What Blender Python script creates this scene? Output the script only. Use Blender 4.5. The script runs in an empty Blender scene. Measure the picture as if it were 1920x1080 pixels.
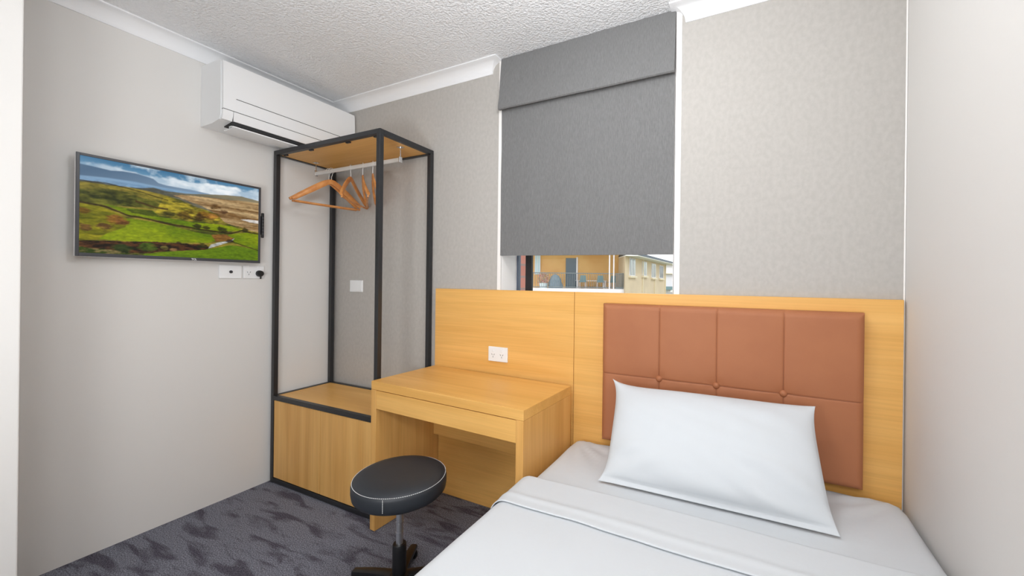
import bpy, bmesh, math, random
import numpy as np
from mathutils import Vector, Matrix, noise as mnoise

SC = bpy.context.scene
COL = SC.collection
PI = math.pi
R = math.radians

# ------------------------------------------------------------------ camera
CAM = Vector((2.6489, -1.8546, 1.2623))
YAW, PITCH, ROLL = 0.46592, 0.000185, 0.011609
FPX, PPX, PPY = 746.125, 1027.783, 526.707
_f = Vector((-math.sin(YAW) * math.cos(PITCH), math.cos(YAW) * math.cos(PITCH), math.sin(PITCH)))
_r = Vector((math.cos(YAW), math.sin(YAW), 0))
_u = _r.cross(_f)
_r2 = _r * math.cos(ROLL) + _u * math.sin(ROLL)
_u2 = -_r * math.sin(ROLL) + _u * math.cos(ROLL)
cd = bpy.data.cameras.new('camera')
cam = bpy.data.objects.new('camera', cd)
COL.objects.link(cam)
m = Matrix.Identity(4)
for i in range(3):
    m[i][0], m[i][1], m[i][2], m[i][3] = _r2[i], _u2[i], -_f[i], CAM[i]
cam.matrix_world = m
cd.sensor_fit = 'HORIZONTAL'
cd.sensor_width = 36
cd.lens = FPX / 1920 * 36
cd.shift_x = (960 - PPX) / 1920
cd.shift_y = (PPY - 540) / 1920
cd.clip_start = 0.02
cd.clip_end = 400
SC.camera = cam

# ------------------------------------------------------------------ view
SC.view_settings.view_transform = 'Standard'
SC.view_settings.look = 'None'
SC.view_settings.exposure = 0.06
SC.view_settings.gamma = 1
SC.view_settings.use_curve_mapping = False

# ------------------------------------------------------------------ world
wd = bpy.data.worlds.new('sky')
SC.world = wd
wd.use_nodes = True
nt = wd.node_tree
nt.nodes.clear()
wo = nt.nodes.new('ShaderNodeOutputWorld')
bg = nt.nodes.new('ShaderNodeBackground')
sky = nt.nodes.new('ShaderNodeTexSky')
sky.sky_type = 'NISHITA'
sky.sun_disc = False
sky.sun_elevation = R(48)
sky.sun_rotation = R(200)
nz = nt.nodes.new('ShaderNodeTexNoise')
nz.inputs['Scale'].default_value = 3.0
nz.inputs['Detail'].default_value = 6
rp = nt.nodes.new('ShaderNodeValToRGB')
rp.color_ramp.elements[0].position = 0.35
rp.color_ramp.elements[1].position = 0.6
mx = nt.nodes.new('ShaderNodeMix')
mx.data_type = 'RGBA'
sc_ = nt.nodes.new('ShaderNodeVectorMath')
sc_.operation = 'SCALE'
sc_.inputs['Scale'].default_value = 0.16
tc = nt.nodes.new('ShaderNodeTexCoord')
nt.links.new(tc.outputs['Generated'], nz.inputs['Vector'])
nt.links.new(nz.outputs['Fac'], rp.inputs['Fac'])
nt.links.new(sky.outputs['Color'], sc_.inputs[0])
nt.links.new(rp.outputs['Color'], mx.inputs['Factor'])
nt.links.new(sc_.outputs[0], mx.inputs['A'])
mx.inputs['B'].default_value = (1.0, 1.0, 1.02, 1)
nt.links.new(mx.outputs['Result'], bg.inputs['Color'])
bg.inputs['Strength'].default_value = 2.4
nt.links.new(bg.outputs[0], wo.inputs['Surface'])

# ------------------------------------------------------------------ lights
def add_light(name, kind, loc, target, energy, color=(1, 1, 1), **kw):
    l = bpy.data.lights.new(name, kind)
    l.energy = energy
    l.color = color
    for k, v in kw.items():
        setattr(l, k, v)
    o = bpy.data.objects.new(name, l)
    COL.objects.link(o)
    o.location = loc
    o.rotation_euler = (Vector(target) - Vector(loc)).to_track_quat('-Z', 'Y').to_euler()
    return o

add_light('sun', 'SUN', (22, -22, 30), (0, 0, 0), 0.9, (1, .96, .88), angle=R(1))
# ceiling lamp of the room (out of frame), a flash beside the camera and two added fills for the ceiling and lower left
E_CEIL, E_FLASH, E_UP, E_FILL = 17, 13, 14, 10
WHITE = (.98, .99, 1)
add_light('ceiling_light', 'POINT', (2.2, -.92, 2.25), (2.2, -.92, 0), E_CEIL, WHITE, shadow_soft_size=0.16)
add_light('flash', 'AREA', (2.7, -2.15, 1.8), (1.6, -.2, 1.2), E_FLASH, WHITE, shape='DISK', size=0.5)
add_light('fill_light', 'AREA', (2.5, -3.1, 1.2), (.2, -.6, .45), E_FILL, WHITE, shape='RECTANGLE', size=1.5, size_y=1.2)  # unseen fill panel, added to lift the darker lower left of the room
add_light('ceiling_fill', 'AREA', (1.9, -2.3, 1.0), (.85, -.7, 2.49), E_UP, WHITE, shape='DISK', size=0.5)  # unseen upward fill, added to brighten the ceiling; no such lamp in the room

# ------------------------------------------------------------------ helpers
def lin(r, g, b):
    f = lambda c: (c / 255) / 12.92 if c / 255 <= .04045 else ((c / 255 + .055) / 1.055) ** 2.4
    return (f(r), f(g), f(b))

class MB:
    """collects shapes into one bmesh and links them as one object"""
    def __init__(s):
        s.bm = bmesh.new()

    def box(s, a, b, bev=0.0, seg=2):
        a, b = [min(a[i], b[i]) for i in range(3)], [max(a[i], b[i]) for i in range(3)]
        vs = [s.bm.verts.new((x, y, z)) for x in (a[0], b[0]) for y in (a[1], b[1]) for z in (a[2], b[2])]
        F = [(0, 1, 3, 2), (4, 6, 7, 5), (0, 4, 5, 1), (2, 3, 7, 6), (0, 2, 6, 4), (1, 5, 7, 3)]
        fs = [s.bm.faces.new([vs[i] for i in f]) for f in F]
        if bev > 0:
            es = list({e for f in fs for e in f.edges})
            bmesh.ops.bevel(s.bm, geom=es, offset=bev, segments=seg, affect='EDGES', profile=0.5)
        return s

    def tube(s, pts, r, n=10, caps=True, ry=None):
        """swept round (or elliptical) tube; r may be a list"""
        pts = [Vector(p) for p in pts]
        rings = []
        up = None
        for i, p in enumerate(pts):
            t = (pts[min(i + 1, len(pts) - 1)] - pts[max(i - 1, 0)]).normalized()
            if up is None:
                up = Vector((0, 0, 1)) if abs(t.z) < .9 else Vector((0, 1, 0))
            a = t.cross(up).normalized()
            b = a.cross(t).normalized()
            up = b
            rr = r[i] if isinstance(r, (list, tuple)) else r
            rb = rr if ry is None else (ry[i] if isinstance(ry, (list, tuple)) else ry)
            rings.append([s.bm.verts.new(p + a * rr * math.cos(2 * PI * k / n) + b * rb * math.sin(2 * PI * k / n)) for k in range(n)])
        for i in range(len(rings) - 1):
            for k in range(n):
                s.bm.faces.new((rings[i][k], rings[i][(k + 1) % n], rings[i + 1][(k + 1) % n], rings[i + 1][k]))
        if caps:
            s.bm.faces.new(rings[0][::-1])
            s.bm.faces.new(rings[-1])
        return s

    def lathe(s, prof, n=48, axis='z', o=(0, 0, 0)):
        """prof: list of (radius, height)"""
        o = Vector(o)
        def pt(r, h, a):
            c, d = r * math.cos(a), r * math.sin(a)
            return o + {'z': Vector((c, d, h)), 'y': Vector((c, h, d)), 'x': Vector((h, c, d))}[axis]
        rings = []
        for r, h in prof:
            if r < 1e-6:
                rings.append([s.bm.verts.new(pt(0, h, 0))])
            else:
                rings.append([s.bm.verts.new(pt(r, h, 2 * PI * k / n)) for k in range(n)])
        for A, B in zip(rings, rings[1:]):
            for k in range(n):
                if len(A) == 1 and len(B) == 1:
                    continue
                if len(A) == 1:
                    s.bm.faces.new((A[0], B[(k + 1) % n], B[k]))
                elif len(B) == 1:
                    s.bm.faces.new((A[k], A[(k + 1) % n], B[0]))
                else:
                    s.bm.faces.new((A[k], A[(k + 1) % n], B[(k + 1) % n], B[k]))
        return s

    def sections(s, secs, closed=True, caps=True):
        """loft between equal-length lists of points"""
        rings = [[s.bm.verts.new(p) for p in c] for c in secs]
        n = len(rings[0])
        for A, B in zip(rings, rings[1:]):
            for k in range(n if closed else n - 1):
                s.bm.faces.new((A[k], A[(k + 1) % n], B[(k + 1) % n], B[k]))
        if caps and closed:
            s.bm.faces.new(rings[0][::-1])
            s.bm.faces.new(rings[-1])
        return s

    def grid(s, rows):
        return s.sections(rows, closed=False, caps=False)

    def build(s, name, mat, parent=None, smooth=None, sub=None, mods=None):
        bmesh.ops.recalc_face_normals(s.bm, faces=s.bm.faces)
        me = bpy.data.meshes.new(name)
        s.bm.to_mesh(me)
        s.bm.free()
        o = bpy.data.objects.new(name, me)
        COL.objects.link(o)
        if mat:
            me.materials.append(mat)
        if parent is not None:
            o.parent = parent
        if smooth is not None:
            me.polygons.foreach_set('use_smooth', [True] * len(me.polygons))
            if smooth < 180:
                me.set_sharp_from_angle(angle=R(smooth))
        return o

def tag(o, label=None, cat=None, group=None, kind=None):
    if label: o['label'] = label
    if cat: o['category'] = cat
    if group: o['group'] = group
    if kind: o['kind'] = kind
    return o

def thing(name, label, cat, loc=(0, 0, 0), rotz=0.0, group=None, kind=None):
    o = bpy.data.objects.new(name, None)
    o.empty_display_size = .1
    COL.objects.link(o)
    o.location = loc
    o.rotation_euler = (0, 0, rotz)
    return tag(o, label, cat, group, kind)

def copy_tree(o, parent=None):
    c = o.copy()
    COL.objects.link(c)
    if parent is not None:
        c.parent = parent
    for ch in list(o.children):
        copy_tree(ch, c)
    return c

def struct(name, mb, mat, label, parent=None, smooth=None):
    o = mb.build(name, mat, parent, smooth)
    if parent is None:
        tag(o, label, name.split('_')[0], kind='structure')
    return o

# ------------------------------------------------------------------ materials
def base_mat(name, color, rough=.5, metal=0.0, spec=.5, bump=None, mottle=None, coords='Object'):
    """bump=(scale, strength, distance[, stretch]); mottle=(scale, color2, lo, hi[, stretch])"""
    mt = bpy.data.materials.new(name)
    mt.use_nodes = True
    t = mt.node_tree
    b = t.nodes['Principled BSDF']
    b.inputs['Base Color'].default_value = (*color, 1)
    b.inputs['Roughness'].default_value = rough
    b.inputs['Metallic'].default_value = metal
    b.inputs['Specular IOR Level'].default_value = spec
    tcn = t.nodes.new('ShaderNodeTexCoord')
    def mapped(stretch):
        mp = t.nodes.new('ShaderNodeMapping')
        mp.inputs['Scale'].default_value = stretch
        t.links.new(tcn.outputs[coords], mp.inputs['Vector'])
        return mp.outputs['Vector']
    if mottle:
        n = t.nodes.new('ShaderNodeTexNoise')
        n.inputs['Scale'].default_value = mottle[0]
        n.inputs['Detail'].default_value = 5
        t.links.new(mapped(mottle[4] if len(mottle) > 4 else (1, 1, 1)), n.inputs['Vector'])
        r = t.nodes.new('ShaderNodeValToRGB')
        r.color_ramp.elements[0].position = mottle[2]
        r.color_ramp.elements[1].position = mottle[3]
        r.color_ramp.elements[0].color = (*color, 1)
        r.color_ramp.elements[1].color = (*mottle[1], 1)
        t.links.new(n.outputs['Fac'], r.inputs['Fac'])
        t.links.new(r.outputs['Color'], b.inputs['Base Color'])
    if bump:
        n = t.nodes.new('ShaderNodeTexNoise')
        n.inputs['Scale'].default_value = bump[0]
        n.inputs['Detail'].default_value = 4
        t.links.new(mapped(bump[3] if len(bump) > 3 else (1, 1, 1)), n.inputs['Vector'])
        bu = t.nodes.new('ShaderNodeBump')
        bu.inputs['Strength'].default_value = bump[1]
        bu.inputs['Distance'].default_value = bump[2]
        t.links.new(n.outputs['Fac'], bu.inputs['Height'])
        t.links.new(bu.outputs['Normal'], b.inputs['Normal'])
    return mt

def wood_mat(name, along, c_light, c_dark, rough=.42):
    """laminate with grain running along the given axis"""
    mt = bpy.data.materials.new(name)
    mt.use_nodes = True
    t = mt.node_tree
    b = t.nodes['Principled BSDF']
    b.inputs['Roughness'].default_value = rough
    b.inputs['Specular IOR Level'].default_value = .35
    tcn = t.nodes.new('ShaderNodeTexCoord')
    def nz(stretch_along, stretch_across, detail, seed):
        mp = t.nodes.new('ShaderNodeMapping')
        sc = [stretch_across] * 3
        sc['xyz'.index(along)] = stretch_along
        mp.inputs['Scale'].default_value = sc
        mp.inputs['Location'].default_value = (seed, seed * 1.7, seed * .6)
        t.links.new(tcn.outputs['Object'], mp.inputs['Vector'])
        n = t.nodes.new('ShaderNodeTexNoise')
        n.inputs['Scale'].default_value = 1
        n.inputs['Detail'].default_value = detail
        n.inputs['Distortion'].default_value = .35
        t.links.new(mp.outputs['Vector'], n.inputs['Vector'])
        return n.outputs['Fac']
    def ramp(fac, lo, hi, a, c):
        r = t.nodes.new('ShaderNodeValToRGB')
        r.color_ramp.elements[0].position = lo
        r.color_ramp.elements[1].position = hi
        r.color_ramp.elements[0].color = (*a, 1)
        r.color_ramp.elements[1].color = (*c, 1)
        t.links.new(fac, r.inputs['Fac'])
        return r.outputs['Color']
    broad = ramp(nz(.9, 13, 3, 3.1), .36, .66, c_dark, c_light)
    fine = ramp(nz(3.0, 150, 4, 8.3), .30, .62, (.84, .81, .76), (1, 1, 1))
    mx = t.nodes.new('ShaderNodeMix')
    mx.data_type = 'RGBA'
    mx.blend_type = 'MULTIPLY'
    mx.inputs['Factor'].default_value = .55
    t.links.new(broad, mx.inputs['A'])
    t.links.new(fine, mx.inputs['B'])
    t.links.new(mx.outputs['Result'], b.inputs['Base Color'])
    return mt

WL, WD = lin(238, 186, 108), lin(228, 173, 94)
M = {}
M['wood_x'] = wood_mat('oak laminate horizontal grain', 'x', WL, WD)
M['wood_z'] = wood_mat('oak laminate vertical grain', 'z', lin(238, 188, 114), lin(222, 166, 92))
M['wood_y'] = wood_mat('oak laminate deep grain', 'y', WL, WD)
M['wall'] = base_mat('painted wall', lin(224, 222, 219), .62, spec=.25, bump=(220, .05, .002))
M['paper'] = base_mat('wallpaper', lin(180, 176, 171), .7, spec=.2, bump=(110, .12, .002, (1, 1, 1)),
                      mottle=(60, lin(187, 183, 178), .36, .66, (1, 1, .7)))
M["ceil"] = base_mat("textured ceiling", lin(246, 247, 249), .8, spec=.2, bump=(95, 1.0, .011))
M['cornice'] = base_mat('white cornice', lin(240, 241, 243), .5, spec=.3)
M['white_trim'] = base_mat('white trim', lin(244, 241, 238), .45)
M['frame_black'] = base_mat('black metal', lin(38, 39, 42), .38, spec=.55)
M['blind'] = base_mat('grey linen', lin(114, 114, 114), .85, spec=.15, bump=(60, .22, .002, (1, 1, 9)),
                      mottle=(70, lin(126, 126, 126), .35, .65, (6, 1, .7)))
M['cotton'] = base_mat('white cotton', lin(209, 213, 217), .8, spec=.15, bump=(16, .10, .01))
M['leather'] = base_mat('tan leather', lin(168, 107, 73), .5, spec=.3, bump=(260, .12, .001), mottle=(7, lin(171, 110, 75), .4, .6))
M['seam'] = base_mat('tan seam', lin(140, 84, 56), .6)
M['black_leather'] = base_mat('black vinyl', lin(40, 44, 50), .5, spec=.5, bump=(240, .1, .001))
M['black_plastic'] = base_mat('black plastic', lin(24, 24, 26), .4)
M['thread'] = base_mat('white thread', lin(215, 215, 215), .7)
M['chrome'] = base_mat('chrome', (.78, .78, .8), .22, metal=1)
M['steel'] = base_mat('brushed steel', (.72, .73, .75), .38, metal=1)
M['rail'] = base_mat('satin silver rail', lin(222, 222, 220), .35, metal=.25)
M['ac'] = base_mat('white appliance plastic', lin(240, 241, 242), .38)
M['ac_dark'] = base_mat('dark outlet', lin(38, 39, 41), .6)
M['plate'] = base_mat('white plate', lin(240, 241, 242), .35)
M['hanger'] = base_mat('varnished hanger wood', lin(222, 156, 92), .4, mottle=(25, lin(204, 134, 72), .4, .62))
M['bezel'] = base_mat('tv bezel', lin(66, 67, 72), .35)
M['silver'] = base_mat('silver edge', lin(250, 250, 251), .35)
M['alu'] = base_mat('dark window frame', lin(78, 90, 108), .45)
M['alu_black'] = base_mat('black mullion', lin(26, 25, 26), .6)

def carpet_mat():
    mt = bpy.data.materials.new('patterned carpet')
    mt.use_nodes = True
    t = mt.node_tree
    b = t.nodes['Principled BSDF']
    b.inputs['Roughness'].default_value = .95
    b.inputs['Specular IOR Level'].default_value = .05
    tcn = t.nodes.new('ShaderNodeTexCoord')
    def noise(scale, sc, detail, loc=(0, 0, 0), dist=0):
        mp = t.nodes.new('ShaderNodeMapping')
        mp.inputs['Scale'].default_value = sc
        mp.inputs['Location'].default_value = loc
        t.links.new(tcn.outputs['Object'], mp.inputs['Vector'])
        n = t.nodes.new('ShaderNodeTexNoise')
        n.inputs['Scale'].default_value = scale
        n.inputs['Detail'].default_value = detail
        n.inputs['Distortion'].default_value = dist
        t.links.new(mp.outputs['Vector'], n.inputs['Vector'])
        return n.outputs['Fac']
    def ramp(fac, lo, hi, a, c):
        r = t.nodes.new('ShaderNodeValToRGB')
        r.color_ramp.elements[0].position = lo
        r.color_ramp.elements[1].position = hi
        r.color_ramp.elements[0].color = (*a, 1)
        r.color_ramp.elements[1].color = (*c, 1)
        t.links.new(fac, r.inputs['Fac'])
        return r.outputs['Color']
    blot = ramp(noise(1, (4.6, 17, 1), 4, (1.3, .4, 0), .6), .36, .50, lin(96, 94, 105), lin(134, 136, 147))
    fleck = ramp(noise(1, (210, 210, 210), 2), .36, .66, (.3, .3, .31), (1.4, 1.4, 1.42))
    mx = t.nodes.new('ShaderNodeMix')
    mx.data_type = 'RGBA'
    mx.blend_type = 'MULTIPLY'
    mx.inputs['Factor'].default_value = .85
    t.links.new(blot, mx.inputs['A'])
    t.links.new(fleck, mx.inputs['B'])
    t.links.new(mx.outputs['Result'], b.inputs['Base Color'])
    bu = t.nodes.new('ShaderNodeBump')
    bu.inputs['Strength'].default_value = .6
    bu.inputs['Distance'].default_value = .006
    t.links.new(noise(1, (230, 230, 230), 2, (5, 5, 5)), bu.inputs['Height'])
    t.links.new(bu.outputs['Normal'], b.inputs['Normal'])
    return mt
M['carpet'] = carpet_mat()

def glass_mat():
    mt = bpy.data.materials.new('window glass')
    mt.use_nodes = True
    t = mt.node_tree
    t.nodes.clear()
    o = t.nodes.new('ShaderNodeOutputMaterial')
    mix = t.nodes.new('ShaderNodeMixShader')
    tr = t.nodes.new('ShaderNodeBsdfTransparent')
    gl = t.nodes.new('ShaderNodeBsdfGlossy')
    gl.inputs['Roughness'].default_value = .02
    fr = t.nodes.new('ShaderNodeFresnel')
    fr.inputs['IOR'].default_value = 1.3
    t.links.new(fr.outputs[0], mix.inputs[0])
    t.links.new(tr.outputs[0], mix.inputs[1])
    t.links.new(gl.outputs[0], mix.inputs[2])
    t.links.new(mix.outputs[0], o.inputs['Surface'])
    return mt
M['glass'] = glass_mat()

# ================================================================== ROOM
H = 2.4876
XR = 3.153
YF = -3.3
OX0, OX1 = 1.424, 2.349          # window opening
struct('floor', MB().box((-.2, YF - .2, -.12), (XR + .2, .25, 0)), M['carpet'], 'dark blue-grey carpet with charcoal blotches covering the room')
struct('ceiling', MB().box((-.2, YF - .2, H), (XR + .2, .3, H + .12)), M['ceil'], 'white textured ceiling over the bedroom')
struct('wall_left', MB().box((-.12, YF - .1, 0), (0, .2, H)), M['wall'], 'beige painted wall behind the television and air conditioner')
wb = MB()
wb.box((0, 0, 0), (OX0, .2, H))
wb.box((OX1, 0, 0), (XR, .2, H))
wb.box((OX0, 0, 0), (OX1, .2, 1.165))
struct('wall_back', wb, M['paper'], 'mottled beige wallpapered wall around the window')
struct('wall_right', MB().box((XR, YF - .1, 0), (XR + .12, .2, H)), M['wall'], 'pale beige painted wall to the right of the bed')
struct('wall_front', MB().box((0, YF - .1, 0), (XR, YF, H)), M['wall'], 'plain wall behind the viewer')
struct('wall_entry', MB().box((0, YF, 0), (.55, -1.471, H), .004), M['wall'], 'pale wall return at the left edge of the view')

# cornice swept with mitred corners: profile = (distance from wall, z)
C = .068
prof = [(0, H - C), (.005, H - C), (.007, H - C + .006)]
for k in range(1, 9):
    a = k / 9 * PI / 2
    prof.append((.007 + (C - .014) * (1 - math.cos(a)), H - C + .006 + (C - .014) * math.sin(a)))
prof += [(C - .006, H - .008), (C, H - .006), (C, H), (0, H)]
def cornice(stations):
    mb = MB()
    mb.sections([[(fx(w), fy(w), z) for w, z in prof] for fx, fy in stations])
    return mb
xe = 1.348
struct('trim_1', cornice([(lambda w: w, lambda w: -1.471), (lambda w: w, lambda w: -w), (lambda w: xe + w, lambda w: -w), (lambda w: xe + w, lambda w: 0)]),
       M['cornice'], 'white coved cornice along the left wall and back wall left of the window', smooth=30)
xs = 2.394
struct('trim_2', cornice([(lambda w: xs - w, lambda w: 0), (lambda w: xs - w, lambda w: -w), (lambda w: XR - .0, lambda w: -w)]),
       M['cornice'], 'white coved cornice on the back wall right of the window', smooth=30)
# white beads and reveal linings of the window recess
for nm, x0, x1, rx0, rx1, lb in (('trim_3', OX0 - .024, OX0 + .002, OX0, OX0 + .004, 'left'), ('trim_4', OX1 - .002, OX1 + .025, OX1 - .004, OX1, 'right')):
    mb = MB()
    mb.box((x0, -.004, 1.165), (x1, .0005, H - .001))
    mb.box((rx0, -.004, 1.165), (rx1, .16, H - .001))
    struct(nm, mb, M['white_trim'], 'white bead and reveal lining on the %s side of the window recess' % lb)
struct('trim_5', MB().box((XR - .006, -.006, 0), (XR - .0005, -.0005, H - .001), .002), M['white_trim'], 'thin white bead in the right back corner')
struct('trim_6', MB().box((OX0 + .004, .0, 1.165), (OX1 - .004, .17, 1.185), .003), M['white_trim'], 'white window sill behind the headboard')

# window unit: dark aluminium frame, mullion, glass
win = thing('window_1', 'dark-framed sliding window mostly covered by the grey blind', 'window', (OX0, .16, 1.185), kind='structure')
ww, wh = OX1 - OX0, H - 1.185
mb = MB()
mb.box((0, 0, 0), (.014, .030, wh - .001), .002)
mb.box((ww - .030, 0, 0), (ww, .04, wh - .001), .002)
mb.box((.014, 0, 0), (ww - .030, .04, .012), .002)
mb.box((.014, 0, wh - .04), (ww - .030, .04, wh - .001), .002)
mb.build('window_frame', M['alu'], win)
MB().box((.060, .004, .012), (.100, .026, wh - .04), .002).build('mullion', M['alu_black'], win)
MB().box((.100, .014, .012), (ww - .030, .018, wh - .04)).build('glass_pane', M['glass'], win)
MB().box((.014, .014, .012), (.060, .018, wh - .04)).build('glass_pane', M['glass'], win)

# ================================================================== ROMAN BLIND
bl = thing('roman_blind', 'grey fabric roman blind lowered over most of the window', 'blind', ((OX0 + OX1) / 2, 0, 1.39))
mb = MB()
bx0, bx1 = OX0 - .004 - (OX0 + OX1) / 2, OX1 - .003 - (OX0 + OX1) / 2
zt = H - .002 - 1.39
rows = []
N = 40
def bly(x, z):
    return -.006 + .0035 * mnoise.noise(Vector((x * 3, 0, z * 4))) + .002 * mnoise.noise(Vector((x * 9, 3, z * 2)))
zs = [0.0] + [i / 60 * .86 for i in range(1, 61)]
front = [[(bx0 + (bx1 - bx0) * i / N, min(bly(bx0 + (bx1 - bx0) * i / N, z), -.001), z + (.012 * (1 - (i / N)) if z < .001 else 0)) for i in range(N + 1)] for z in zs]
back = [[(bx0 + (bx1 - bx0) * i / N, .006, z + (.012 * (1 - (i / N)) if z < .001 else 0)) for i in range(N + 1)] for z in zs]
mb.grid(front)
mb.grid(back)
mb.grid([front[0], back[0]]); mb.grid([front[-1], back[-1]])
mb.grid([[r[0] for r in front], [r[0] for r in back]]); mb.grid([[r[-1] for r in front], [r[-1] for r in back]])
bmesh.ops.remove_doubles(mb.bm, verts=mb.bm.verts, dist=1e-5)
mb.build('blind_panel', M['blind'], bl, smooth=50)
# header fold: a second layer that bellies out towards its lower edge
zf = 2.196 - 1.39
mb = MB()
sec = []
for i in range(N + 1):
    x = bx0 - .004 + (bx1 - bx0 + .005) * i / N
    o = .003 * mnoise.noise(Vector((x * 4, 7, 1)))
    sec.append([(x, -.010, zt), (x, -.018 + o * .3, zf + .20), (x, -.030 + o, zf + .07), (x, -.040 + o, zf + .02), (x, -.040 + o, zf + .004),
                (x, -.034 + o, zf - .001), (x, -.016, zf + .004), (x, -.010, zf + .02), (x, .004, zf + .05), (x, .004, zt)])
mb.sections(sec)
mb.build('header_fold', M['blind'], bl, smooth=50)
MB().sections([[(x, -.0075, z - .002), (x, .0065, z - .002), (x, .0065, z + .008), (x, -.0075, z + .008)] for x, z in ((bx0 + .001, .012), (bx1 - .002, 0))]).build('bottom_hem', M['blind'], bl)

# ================================================================== HEADBOARD
hb = thing('headboard', 'wide oak-coloured wall headboard with a tan padded centre', 'headboard', (.974, 0, 0))
HX = .974
HZ = 1.2095
hbp = MB().box((0, -.025, .002), (1.8765 - HX - .0012, -.0005, HZ), .0012).build('panel', M['wood_x'], hb)
hbp2 = MB().box((1.8765 - HX + .0012, -.025, .002), (XR - HX - .009, -.0005, HZ), .0012).build('panel', M['wood_x'], hb)
# padded cushion with pulled seams
PX0, PX1, PZ0, PZ1 = 2.040, 3.026, .522, 1.160
sx = [2.303, 2.535, 2.774]
sz = .838
def dense(a, b, seams, n=70):
    v = {a, b}
    for i in range(n + 1):
        v.add(a + (b - a) * i / n)
    for s_ in seams:
        for d_ in (.0, .0015, .003, .005, .008, .012):
            v.add(s_ + d_); v.add(s_ - d_)
    for d_ in (.002, .005, .009, .014, .02, .027):
        v.add(a + d_); v.add(b - d_)
    v = sorted(v)
    out = [v[0]]
    for q in v[1:]:
        if q - out[-1] > .0008:
            out.append(q)
    out[-1] = b
    return out
gx = dense(PX0, PX1, sx)
gz = dense(PZ0, PZ1, [sz], 50)
def padh(x, z):
    e = min(x - PX0, PX1 - x, z - PZ0, PZ1 - z)
    r = .026
    ed = 1 - math.sqrt(max(0, 1 - (1 - min(e / r, 1)) ** 2)) if e < r else 0
    h = .056 * (1 - .45 * ed)
    for s_ in sx:
        d_ = abs(x - s_)
        h -= .0022 * math.exp(-(d_ / .0030) ** 2) + .0030 * math.exp(-(d_ / .035) ** 1.2)
    d_ = abs(z - sz)
    h -= .0020 * math.exp(-(d_ / .0028) ** 2) + .0026 * math.exp(-(d_ / .035) ** 1.2)
    for s_ in sx:
        q = math.hypot(x - s_, z - sz)
        h -= .0045 * math.exp(-(q / .026) ** 1.5)
        # small puckers radiating from the button
        an = math.atan2(z - sz, x - s_)
        h -= .0008 * math.cos(7 * an) * math.exp(-(q / .05) ** 2) * min(1, q / .02)
    return max(h, .02)
mb = MB()
f_ = [[(x - HX, -.025 - padh(x, z), z) for x in gx] for z in gz]
k_ = [[(x - HX, -.0262, z) for x in (gx[0], gx[-1])] for z in (gz[0], gz[-1])]
mb.grid(f_)
bb = [[(x - HX, -.0262, z) for x in gx] for z in (gz[0], gz[-1])]
mb.grid([f_[0], bb[0]]); mb.grid([f_[-1], bb[1]])
bs = [[(x - HX, -.0262, z) for z in gz] for x in (gx[0], gx[-1])]
mb.grid([[r[0] for r in f_], bs[0]]); mb.grid([[r[-1] for r in f_], bs[1]])
bmesh.ops.remove_doubles(mb.bm, verts=mb.bm.verts, dist=1e-5)
pad = mb.build('padded_cushion', M['leather'], hb, smooth=60)
tag(pad, 'tan leather cushion with pulled seams')
# stitched seam lines lying in the grooves, then buttons
for s_ in sx:
    pts = [(s_ - HX, -.0254 - padh(s_, PZ0 + .012 + (PZ1 - PZ0 - .024) * i / 40), PZ0 + .012 + (PZ1 - PZ0 - .024) * i / 40) for i in range(41)]
    MB().tube(pts, .0011, 6).build('seam', M['seam'], pad)
pts = [(PX0 + .012 + (PX1 - PX0 - .024) * i / 120 - HX, -.0254 - padh(PX0 + .012 + (PX1 - PX0 - .024) * i / 120, sz), sz) for i in range(121)]
MB().tube(pts, .0011, 6).build('seam', M['seam'], pad)
for s_ in sx:
    mb = MB().lathe([(0, -.012), (.005, -.0115), (.010, -.009), (.0135, -.004), (.0145, 0), (.0135, .005), (0, .006)], 28, 'y', (s_ - HX, -.025 - .0445, sz))
    mb.build('button', M['leather'], pad, smooth=60)

# ================================================================== DESK
AD = -.036
desk = thing('desk', 'small oak-coloured desk against the headboard between wardrobe and bed', 'desk', (.976, 0, 0), AD)
DW, DF, DB, DZ, DT, SP = .904, -.462, -.030, .75, .042, .035
MB().box((0, DF, DZ - DT), (DW, DB, DZ), .0012).build('desk_top', M['wood_x'], desk)
MB().box((0, DF, .002), (SP, DB, DZ - DT - .0008), .001).build('side_panel', M['wood_z'], desk)
MB().box((DW - SP, DF, .002), (DW, DB, DZ - DT - .0008), .001).build('side_panel', M['wood_z'], desk)
MB().box((SP + .001, DF + .001, .614), (DW - SP - .001, DF + .019, DZ - DT - .003), .001).build('drawer_front', M['wood_x'], desk)
MB().box((SP + .001, DF + .03, .66), (DW - SP - .001, DB - .03, .672)).build('drawer_bottom', M['wood_x'], desk)
MB().box((SP + .0005, DB - .035, .36), (DW - SP - .0005, DB - .017, DZ - DT - .001), .001).build('back_rail', M['wood_x'], desk)

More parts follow.
